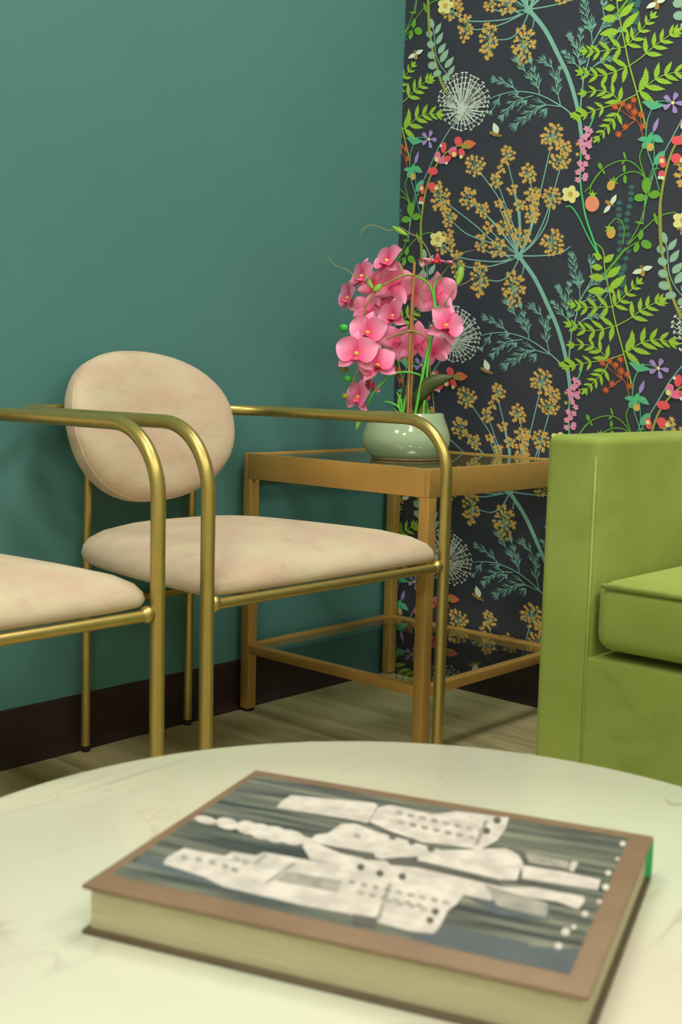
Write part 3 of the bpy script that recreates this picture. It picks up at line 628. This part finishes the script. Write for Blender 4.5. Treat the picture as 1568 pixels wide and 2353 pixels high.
for k in range(2):
    y1 = SYA-AW-.006-k*cw
    c = sb('seat_cushion', SX-.004, -.20, y1-cw+.003, y1, .347, .447, .024, 5)
    e = [(SX-.003, y1-.012, .441), (SX-.003, y1-cw+.015, .441)]
    Vt, Ft = tube_data([Vector((q[0]+.40, q[1]-(SYA+SYB)/2, q[2])) for q in e], .004, 8); link('piping', Vt, Ft, M['green'], c)
for x in (SX+.06, -.10):
    for y in (SYA-.06, SYB+.06): sb('foot', x-.025, x+.025, y-.025, y+.025, 0, .052, .003, 2, 'black')

# ------------------------------------------------------------------ coffee table
CT, CR, CX, CY = .38, .367, -1.656, -1.3915
t = thing('coffee_table', (CX, CY, 0), 'round white marble coffee table with brown veins', 'coffee table')
o = lathe('table_top', [(0, CT-.018), (CR-.008, CT-.018), (CR-.002, CT-.016), (CR, CT-.012), (CR, CT-.004), (CR-.0015, CT-.001), (CR-.004, CT), (0, CT)], M['marble'], t, 128)
for k in range(4):
    a = math.pi/4+k*math.pi/2; c_, s_ = math.cos(a), math.sin(a)
    l = tube('leg', [(.27*c_, .27*s_, .006), (.24*c_, .24*s_, CT-.02)], .011, M['brass'], t, 16)
    lathe('foot_cap', [(0, 0), (.011, 0), (.011, .008), (0, .008)], M['black'], l, 14, (.27*c_, .27*s_, 0))
Vt, Ft = tube_data([Vector((.245*math.cos(2*math.pi*k/48), .245*math.sin(2*math.pi*k/48), CT-.026)) for k in range(49)], .009, 10, False); link('under_ring', Vt, Ft, M['brass'], t)

# ------------------------------------------------------------------ book
BT = .0315                                          # thickness
ZT = CT+BT
k0, k1, k2, k3 = [on_z(x, y, ZT) for x, y in ((190, 2033), (585, 1768), (1507, 1922), (1350, 2290))]
ax = ((k2-k1)+(k3-k0)).normalized(); ay = Vector((-ax.y, ax.x, 0)); bc = (k0+k1+k2+k3)/4
L2 = ((k2-k1).length+(k3-k0).length)/4; W2 = ((k1-k0).length+(k2-k3).length)/4
t = thing('hardcover_book', (bc.x, bc.y, CT), 'thick hardcover book with a sepia city photograph on its cover, lying on the marble table', 'book', rz=math.atan2(ax.y, ax.x))
fc = box('front_cover', -L2, L2, -W2, W2, BT-.003, BT, M['cover'], t, .001, 2)
box('back_cover', -L2, L2, -W2, W2, 0, .003, M['darkcover'], t, .001, 2)
box('page_block', -L2+.004, L2-.004, -W2+.0045, W2-.005, .003, BT-.003, M['pages'], t)
sp = [(-L2, W2-.004), (L2, W2-.004)]
sv = []; sf = []
for x in (-L2, L2):
    for (yy, zz) in ((W2-.003, .0005), (W2+.001, .004), (W2+.0025, BT/2), (W2+.001, BT-.004), (W2-.003, BT-.0005), (W2-.005, BT-.004), (W2-.0045, .004)): sv.append((x, yy, zz))
n = 7
sf = [(i, (i+1) % n, n+(i+1) % n, n+i) for i in range(n)]+[tuple(range(n-1, -1, -1)), tuple(range(n, 2*n))]
link('spine', sv, sf, M['spinegreen'], t)
# printed picture
m, nt, b = new_mat('photo_print'); b.inputs['Roughness'].default_value = .38
tc = nt.nodes.new('ShaderNodeTexCoord'); mp = nt.nodes.new('ShaderNodeMapping'); mp.inputs['Scale'].default_value = (5, 75, 1); nt.links.new(tc.outputs['Object'], mp.inputs[0])
nz = nt.nodes.new('ShaderNodeTexNoise'); nz.inputs['Scale'].default_value = 1.4; nz.inputs['Detail'].default_value = 6; nt.links.new(mp.outputs[0], nz.inputs['Vector'])
cr = nt.nodes.new('ShaderNodeValToRGB'); e = cr.color_ramp.elements
e[0].position = .40; e[0].color = (*lin((58, 63, 62)), 1); e[1].position = .66; e[1].color = (*lin((134, 134, 116)), 1)
nt.links.new(nz.outputs['Fac'], cr.inputs[0]); nt.links.new(cr.outputs[0], b.inputs['Base Color']); M['photo'] = m
M['pwhite'] = mat('print_white', (204, 194, 182), .4, noise=.16, nscale=75); M['pgrey'] = mat('print_grey', (156, 150, 138), .4, noise=.2, nscale=90); M['pdark'] = mat('print_dark', (92, 90, 82), .4, noise=.1, nscale=90); M['pslate'] = mat('print_slate', (88, 94, 97), .4, noise=.15, nscale=40)
inv = Matrix.Rotation(-math.atan2(ax.y, ax.x), 4, 'Z') @ Matrix.Translation((-bc.x, -bc.y, -CT))
def G(*q): return [(160+q[i]/2.24, 1740+q[i+1]/2.24) for i in range(0, len(q), 2)]
def H(*q): return [(800+q[i]/2.0417, 1740+q[i+1]/2.0417) for i in range(0, len(q), 2)]
def cover_shapes(name, lay, m, polys):
    for idx, P in enumerate(polys):
        bm = bmesh.new(); bv = []
        for (x, y) in P:
            v = inv @ on_z(x, y, ZT); bv.append(bm.verts.new((v.x, v.y, BT+.00014*(lay+1)+.000008*(idx % 14))))
        bm.faces.new(bv); bmesh.ops.triangulate(bm, faces=bm.faces[:])
        for f in bm.faces:
            if f.normal.z < 0: f.normal_flip()
        me = bpy.data.meshes.new(name); bm.to_mesh(me); bm.free(); me.materials.append(m); o = bpy.data.objects.new(name, me); COL.objects.link(o); o.parent = fc
def ov(P, rx, ry, an=.2, n=12):
    (x, y) = P[0]; return [(x+rx*math.cos(a)*math.cos(an)-ry*math.sin(a)*math.sin(an), y+rx*math.cos(a)*math.sin(an)+ry*math.sin(a)*math.cos(an)) for a in [2*math.pi*k/n for k in range(n)]]
cover_shapes('printed_photograph', 0, M['photo'], [G(960, 95, 215, 605)+H(1040, 1020, 1320, 380)])
cover_shapes('printed_shade', 1, M['pslate'], [G(390, 500, 330, 545, 700, 650, 1100, 760, 1180, 770, 690, 622), H(430, 790, 280, 850, 800, 970, 850, 870), H(560, 660, 950, 690, 940, 770, 700, 740), H(840, 890, 810, 965, 1040, 1020, 1090, 900)])
cover_shapes('printed_tower', 2, M['pwhite'], [
    G(1065, 262, 1085, 235, 1140, 197, 1568, 238)+H(140, 228, 92, 312, 0, 292),
    H(100, 305, 140, 238, 200, 226, 400, 270, 510, 256, 755, 286, 738, 340, 700, 392, 620, 436, 440, 410, 350, 402, 200, 350),
    *[ov(G(x, y), a, c_) for x, y, a, c_ in ((700, 325, 25, 9), (812, 345, 27, 13), (915, 365, 26, 16), (985, 385, 28, 18), (1060, 400, 30, 19), (1140, 415, 34, 17), (1215, 435, 24, 9))],
    G(1200, 462, 1270, 402, 1330, 395, 1400, 347, 1470, 345)+H(130, 350, 300, 400, 440, 440, 740, 430, 800, 460, 822, 500, 790, 582, 700, 577, 345, 492, 260, 470, 160, 480, 0, 430)+G(1568, 560, 1400, 560, 1240, 530),
    H(815, 508, 1000, 538, 1185, 578, 1172, 626, 1000, 600, 820, 572), H(0, 480, 170, 490, 300, 515, 720, 612, 880, 615, 1000, 638, 1105, 655, 1112, 680, 1080, 716, 980, 680, 730, 645, 665, 676, 500, 640, 290, 582, 0, 520),
    G(480, 552, 500, 520, 590, 470, 800, 512, 840, 490, 960, 512, 1000, 492, 1300, 545)+H(0, 510, 190, 560, 300, 585, 550, 638, 510, 692, 470, 722, 430, 800, 400, 832, 300, 822, 150, 782, 0, 745)+G(1480, 820, 1180, 762, 790, 670, 690, 620),
    H(1050, 490, 1080, 496, 1060, 540, 1035, 532), *[ov(H(x, y), r, r*.9, 0, 9) for x, y, r in ((1290, 408, 7), (1222, 545, 7), (1210, 612, 8), (1180, 680, 6), (1112, 738, 8), (1022, 822, 10), (988, 888, 9), (1060, 800, 6), (1265, 480, 5))]])
cover_shapes('printed_window', 3, M['pgrey'], [*[ov(G(x, y), 9, 6) for x, y in ((590, 520), (665, 530), (735, 545), (800, 565), (860, 530), (905, 545), (850, 585), (1480, 410))],
    G(1120, 590, 1400, 640, 1380, 700, 1060, 640), G(1000, 500, 1020, 512, 960, 560, 945, 550), G(1150, 545, 1165, 555, 1020, 660, 1000, 652), H(640, 300, 660, 303, 610, 420, 590, 415), H(190, 595, 205, 600, 150, 770, 130, 765), *[ov(H(x+i*55, y+i*12), 9, 5) for x, y, k in ((240, 265, 8), (250, 310, 7), (20, 590, 9), (60, 640, 6), (190, 680, 5)) for i in range(k)], H(640, 600, 940, 690, 930, 760, 700, 700), H(830, 445, 1040, 495, 1030, 530, 850, 500)])
cover_shapes('printed_dark_detail', 4, M['pdark'], [*[ov(H(x, y), 9, 8) for x, y in ((210, 375), (300, 400), (390, 432), (60, 520), (150, 550), (255, 565), (410, 730), (385, 770), (700, 300), (650, 350))], H(170, 480, 330, 470, 320, 520, 200, 510), G(1430, 480, 1568, 510)+H(130, 470, 0, 450),
    H(345, 492, 700, 577, 720, 600, 300, 512), G(1280, 450, 1568, 500)+H(130, 478, 120, 488)+G(1400, 500), H(20, 740, 140, 760, 130, 800, 20, 780)])

# ------------------------------------------------------------------ vase and orchid
VX, VY, VZ = -.297, -.283, TH-.003
prof = [(0, .0062), (.0735, .0062), (.081, .013), (.089, .024), (.0935, .038), (.0925, .050), (.088, .066), (.082, .082), (.0775, .0955), (.0765, .0975), (.0745, .0965), (.078, .080), (.084, .060), (.080, .03), (.0, .02)]
lathe('vase', prof, M['vase'], None, 72, (0, 0, 0)).location = (VX, VY, VZ)
vo = bpy.data.objects['vase']; tag(vo, 'squat glossy sage green ceramic vase on the glass side table', 'vase')
lathe('foot_ring', [(0, .0006), (.0705, .0006), (.0725, .002), (.0725, .0045), (.071, .0062), (0, .0062)], M['footring'], vo, 72)
moss = lathe('moss_fill', [(0, .083), (.05, .082), (.073, .076), (.07, .068), (0, .06)], M['soil'], vo, 40)
DV = (Vector((VX, VY, VZ))-CAM).dot(FW)
def at(x, y, off=0): return CAM+ray(x, y)*(DV-off)
def petal_mat(name, a, b_, axis=1, l=.04):
    m, nt, b = new_mat(name); b.inputs['Roughness'].default_value = .55; b.inputs['Specular IOR Level'].default_value = .25
    tc = nt.nodes.new('ShaderNodeTexCoord'); sx = nt.nodes.new('ShaderNodeSeparateXYZ'); nt.links.new(tc.outputs['Object'], sx.inputs[0])
    mr = nt.nodes.new('ShaderNodeMapRange'); mr.inputs['From Max'].default_value = l; nt.links.new(sx.outputs[axis], mr.inputs['Value'])
    nz = nt.nodes.new('ShaderNodeTexNoise'); nz.inputs['Scale'].default_value = 40; nt.links.new(tc.outputs['Object'], nz.inputs['Vector'])
    ad = nt.nodes.new('ShaderNodeMath'); ad.operation = 'MULTIPLY_ADD'; ad.inputs[1].default_value = .3; nt.links.new(nz.outputs['Fac'], ad.inputs[0]); nt.links.new(mr.outputs[0], ad.inputs[2])
    cr = nt.nodes.new('ShaderNodeValToRGB'); e = cr.color_ramp.elements
    e[0].position = .15; e[0].color = (*lin(a), 1); e[1].position = 1.1 if False else 1; e[1].color = (*lin(b_), 1)
    nt.links.new(ad.outputs[0], cr.inputs[0]); nt.links.new(cr.outputs[0], b.inputs['Base Color'])
    b.inputs['Subsurface Weight'].default_value = .0
    return m
M['petal'] = petal_mat('orchid_petal', (244, 72, 132), (255, 166, 202)); M['lip'] = petal_mat('orchid_lip', (232, 40, 96), (250, 110, 150), 1, .02)
M['yolk'] = mat('orchid_column', (236, 190, 90), .5); M['stemg'] = mat('orchid_stem', (150, 150, 72), .5, noise=.15, nscale=30); M['stembr'] = mat('bright_stem', (98, 196, 62), .4, noise=.12, nscale=30)
M['stake'] = mat('bamboo_stake', (178, 122, 70), .55, noise=.15, nscale=20, stretch=(30, 30, 4)); M['bud'] = mat('green_bud', (62, 190, 72), .35); M['budo'] = mat('olive_bud', (150, 150, 50), .4)
M['root'] = mat('aerial_root', (150, 138, 84), .6); M['leafd'] = mat('dark_leaf', (74, 84, 38), .4, noise=.15, nscale=20); M['leafl'] = mat('light_leaf', (130, 176, 52), .45, noise=.12, nscale=30)
def petal_mesh(name, L, Wd, cup, curl, m, blunt=1.0):
    V = []; F = []; nu, nv = 9, 7
    for i in range(nu):
        t = i/(nu-1); hwid = Wd*.5*math.sin(math.pi*min(.97, (t**blunt)*.93+.05))**.6
        for j in range(nv):
            s = -1+2*j/(nv-1); V.append((s*hwid, L*t*(1-.04*s*s), cup*(s*s)*hwid*2+curl*t*t*L+.0012*math.sin(5*t+3*s)))
    for i in range(nu-1):
        for j in range(nv-1): F.append((i*nv+j, i*nv+j+1, (i+1)*nv+j+1, (i+1)*nv+j))
    me = bpy.data.meshes.new(name); me.from_pydata(V, [], F); me.materials.append(m); me.polygons.foreach_set('use_smooth', [True]*len(F)); me.update(); return me
ME_PET = petal_mesh('petal', .040, .046, .12, -.10, M['petal'], .85); ME_SEP = petal_mesh('sepal', .040, .025, .15, -.18, M['petal'], 1.0); ME_LIP = petal_mesh('lip', .019, .015, -.5, .55, M['lip'], .8)
orc = thing('orchid_plant', (VX, VY, VZ+.08), 'artificial pink orchid with arching stems standing in the sage vase', 'orchid')
OI = Matrix.Translation(-orc.location)
def orel(v): return OI @ v
cV, cF = tube_data([Vector((0, 0, 0)), Vector((0, -.001, .004)), Vector((0, -.001, .008))], [.004, .0045, .002], 10)
ME_COL = bpy.data.meshes.new('flower'); ME_COL.from_pydata(cV, [], cF); ME_COL.materials.append(M['yolk']); ME_COL.update()
def flower(x, y, off, nrm, r=45, roll=0):
    """nrm: facing direction in camera right / up / towards-camera terms"""
    pz = (RT*nrm[0]+UP*nrm[1]-FW*nrm[2]).normalized(); up = Vector((0, 0, 1)); xx = up.cross(pz)
    if xx.length < .2: xx = RT.copy()
    xx.normalize(); yy = pz.cross(xx); Rm = Matrix((xx, yy, pz)).transposed().to_4x4() @ Matrix.Rotation(roll, 4, 'Z')
    fl = bpy.data.objects.new('flower', ME_COL); COL.objects.link(fl); fl.parent = orc
    s = r/45*1.07; fl.matrix_local = Matrix.Translation(orel(at(x, y, off))) @ Rm @ Matrix.Scale(s, 4)
    for nm, me, ang, dz, sc in (('sepal', ME_SEP, 0, -.0015, 1), ('sepal', ME_SEP, 2.25, -.0015, .95), ('sepal', ME_SEP, -2.25, -.0015, .95), ('petal', ME_PET, 1.18, .001, 1), ('petal', ME_PET, -1.18, .0012, 1), ('lip', ME_LIP, math.pi, .002, 1)):
        q = bpy.data.objects.new(nm, me); COL.objects.link(q); q.parent = fl
        q.matrix_local = Matrix.Translation((0, 0, dz)) @ Matrix.Rotation(ang+random.uniform(-.08, .08), 4, 'Z') @ Matrix.Rotation(random.uniform(-.12, .22)+(.5 if nm == 'lip' else .1), 4, 'X') @ Matrix.Scale(sc, 4)
    return fl
FLOWERS = [(892, 600, .02, (-.75, .35, .55), 46, .2), (1003, 604, .01, (.1, .95, .25), 44, 0), (834, 634, .01, (-.85, .1, .5), 42, .1), (803, 684, .01, (-.9, .1, .35), 46, 0), (905, 655, .0, (.25, .2, -.9), 52, .2),
           (862, 662, -.01, (-.3, .3, -.8), 44, .5), (1004, 678, .0, (.5, .1, -.85), 52, -.1), (905, 726, .03, (-.7, .1, .65), 42, .3), (1024, 748, .035, (.45, .05, .85), 47, -.35), (846, 764, .045, (-.25, .05, .95), 47, -.15),
           (820, 812, .06, (-.2, 0, .97), 50, 0), (868, 840, .045, (-.3, .2, .9), 46, .35), (848, 878, .02, (-.8, -.2, .4), 42, .2), (826, 912, .03, (-.75, .05, .6), 44, -.1), (962, 792, -.01, (.1, .1, -.95), 52, 0), (846, 716, -.015, (-.4, .1, -.8), 42, .3),
           (912, 788, -.015, (-.3, .1, -.9), 44, .6), (948, 672, -.02, (.2, .2, -.9), 46, .4), (998, 806, -.005, (.6, -.1, -.7), 44, -.3), (880, 700, -.03, (-.2, .2, -.9), 42, 1.0)]
for f in FLOWERS: flower(*f)
def stem(name, pts, r, m, n=6, seg=8):
    P = [orel(at(*q)) for q in pts]; P = catmull(P, n); k = len(P)
    rr = [r[0]+(r[1]-r[0])*i/(k-1) for i in range(k)] if isinstance(r, tuple) else r
    return tube(name, P, rr, m, orc, seg)
def stem2(name, pts, r, m): return stem(name, [q if len(q) == 3 else (*q, .01) for q in pts], r, m)
stem('stake', [(937, 960, .012), (943, 780, .016), (953, 602, .02)], .0032, M['stake']); stem('stake', [(944, 960, .006), (948, 780, .012), (949, 640, .018)], .0024, M['stake'])
stem('flower_stem', [(953, 960, .02), (968, 880, .022), (985, 800, .024), (1000, 740, .02), (998, 690, .015), (985, 652, .015), (955, 634, .02)], (.0035, .0022), M['stembr'])
stem('flower_stem', [(972, 960, .015), (980, 880, .018), (988, 800, .02), (1003, 730, .015), (998, 660, .01), (1015, 634, .008)], (.003, .002), M['stembr'])
stem('flower_stem', [(985, 960, 0), (978, 900, .002), (975, 872, .01), (960, 860, .02), (930, 855, .03), (903, 860, .035), (878, 882, .035), (857, 905, .035), (845, 930, .03)], (.0028, .0018), M['stembr'])
stem('flower_branch', [(950, 632, .022), (928, 633, .03), (895, 648, .035), (868, 664, .035), (845, 696, .035), (836, 730, .03)], (.0024, .0018), M['stemg'])
stem('flower_branch', [(946, 760, .02), (920, 766, .03), (888, 780, .03)], (.0022, .0015), M['stemg']); stem('flower_branch', [(946, 760, .02), (968, 768, .025), (986, 786, .02)], (.0022, .0015), M['stemg'])
stem('flower_branch', [(826, 838, .05), (818, 862, .04), (808, 884, .03)], .0016, M['stemg']); stem('flower_branch', [(880, 880, .035), (860, 892, .03), (838, 898, .03)], .0018, M['stemg'])
stem('flower_branch', [(928, 632, .03), (918, 610, .03)], .0014, M['stemg'])
for (x, y, r_, m_) in ((790, 754, .0095, 'bud'), (800, 870, .0088, 'bud'), (791, 848, .0078, 'budo'), (793, 911, .0072, 'budo')):
    c = orel(at(x, y, .03)); V, F = [], []; pr = [(0, -1), (.5, -.85), (.85, -.5), (1, 0), (.9, .45), (.6, .8), (0, 1)]
    for (a, z) in pr:
        for k in range(12): V.append((c.x+r_*a*math.cos(k*math.pi/6), c.y+r_*a*math.sin(k*math.pi/6), c.z+r_*z*.95))
    for i in range(6):
        for k in range(12): F.append((i*12+k, i*12+(k+1) % 12, (i+1)*12+(k+1) % 12, (i+1)*12+k))
    link('bud', V, F, M[m_], orc); 
    stem('bud_stalk', [(x+6, y, .03), (x+18, y+2, .03)], .0012, M['stemg'])
for pts, r in (([(828, 538), (838, 524), (855, 517), (875, 523), (892, 530), (905, 527)], (.0007, .0012)), ([(905, 527), (920, 523), (940, 535), (962, 546), (975, 560), (985, 578), (992, 600)], (.0012, .0014)), ([(755, 586), (763, 602), (778, 613), (797, 620), (808, 628), (820, 640)], (.0007, .0014)),
               ([(1000, 640), (1018, 628), (1040, 600), (1068, 580), (1090, 575)], (.0013, .0007)), ([(1000, 730), (1020, 700), (1048, 662), (1075, 648), (1095, 628)], (.0013, .0007)), ([(975, 625), (968, 680), (964, 720)], .001), ([(1000, 960), (985, 800), (988, 740)], .001)):
    stem('aerial_root', [(*q, .015) for q in pts], r, M['root'])
def leaf3(name, pts, wd, m, fold=.3, up=None):
    P = catmull([orel(at(*q)) for q in pts], 6); V = []; F = []; k = len(P)
    for i, q in enumerate(P):
        t = i/(k-1); d = (P[min(i+1, k-1)]-P[max(i-1, 0)]).normalized(); sd = d.cross(up or FW).normalized(); nn = sd.cross(d)
        h_ = wd*.5*math.sin(math.pi*min(.985, t*.93+.05))**.75
        for s in (-1, -.5, 0, .5, 1): V.append(q+sd*h_*s+nn*abs(s)*h_*fold)
    for i in range(k-1):
        for j in range(4): F.append((i*5+j, i*5+j+1, (i+1)*5+j+1, (i+1)*5+j))
    o = link(name, V, F, m, orc); so = o.modifiers.new('thick', 'SOLIDIFY'); so.thickness = .0008; return o
leaf3('leaf', [(955, 950, .0), (962, 918, .02), (985, 885, .03), (1012, 872, .035), (1040, 866, .035)], .030, M['leafd'])
leaf3('leaf', [(930, 950, -.02), (938, 900, -.03), (950, 860, -.04)], .024, M['leafd'])
leaf3('leaf', [(902, 520, .015), (918, 530, .02), (938, 541, .02)], .010, M['leafl']); leaf3('leaf', [(1060, 612, .015), (1058, 632, .02), (1051, 656, .02)], .016, M['leafl'])
leaf3('leaf', [(842, 634, .03), (849, 650, .035), (858, 664, .035)], .010, M['leafl']); leaf3('leaf', [(875, 652, .04), (868, 662, .042), (858, 668, .04)], .014, M['leafl'])
leaf3('leaf', [(836, 938, .03), (826, 965, .03), (819, 987, .03)], .010, M['leafl'])
for a in (([(925, 950, .01), (915, 935, .01), (900, 926, .012), (882, 922, .012)]), ([(926, 950, .01), (922, 925, .01), (917, 910, .01), (911, 900, .01)]), ([(928, 950, .01), (930, 925, .01), (936, 905, .01)]), ([(922, 950, .0), (912, 945, .0), (905, 936, .0)]), ([(921, 950, .01), (916, 925, .01), (920, 905, .01)]), ([(930, 955, .0), (922, 932, .0), (926, 915, .0)])):
    leaf3('grass_blade', a, .0045, M['stembr'])
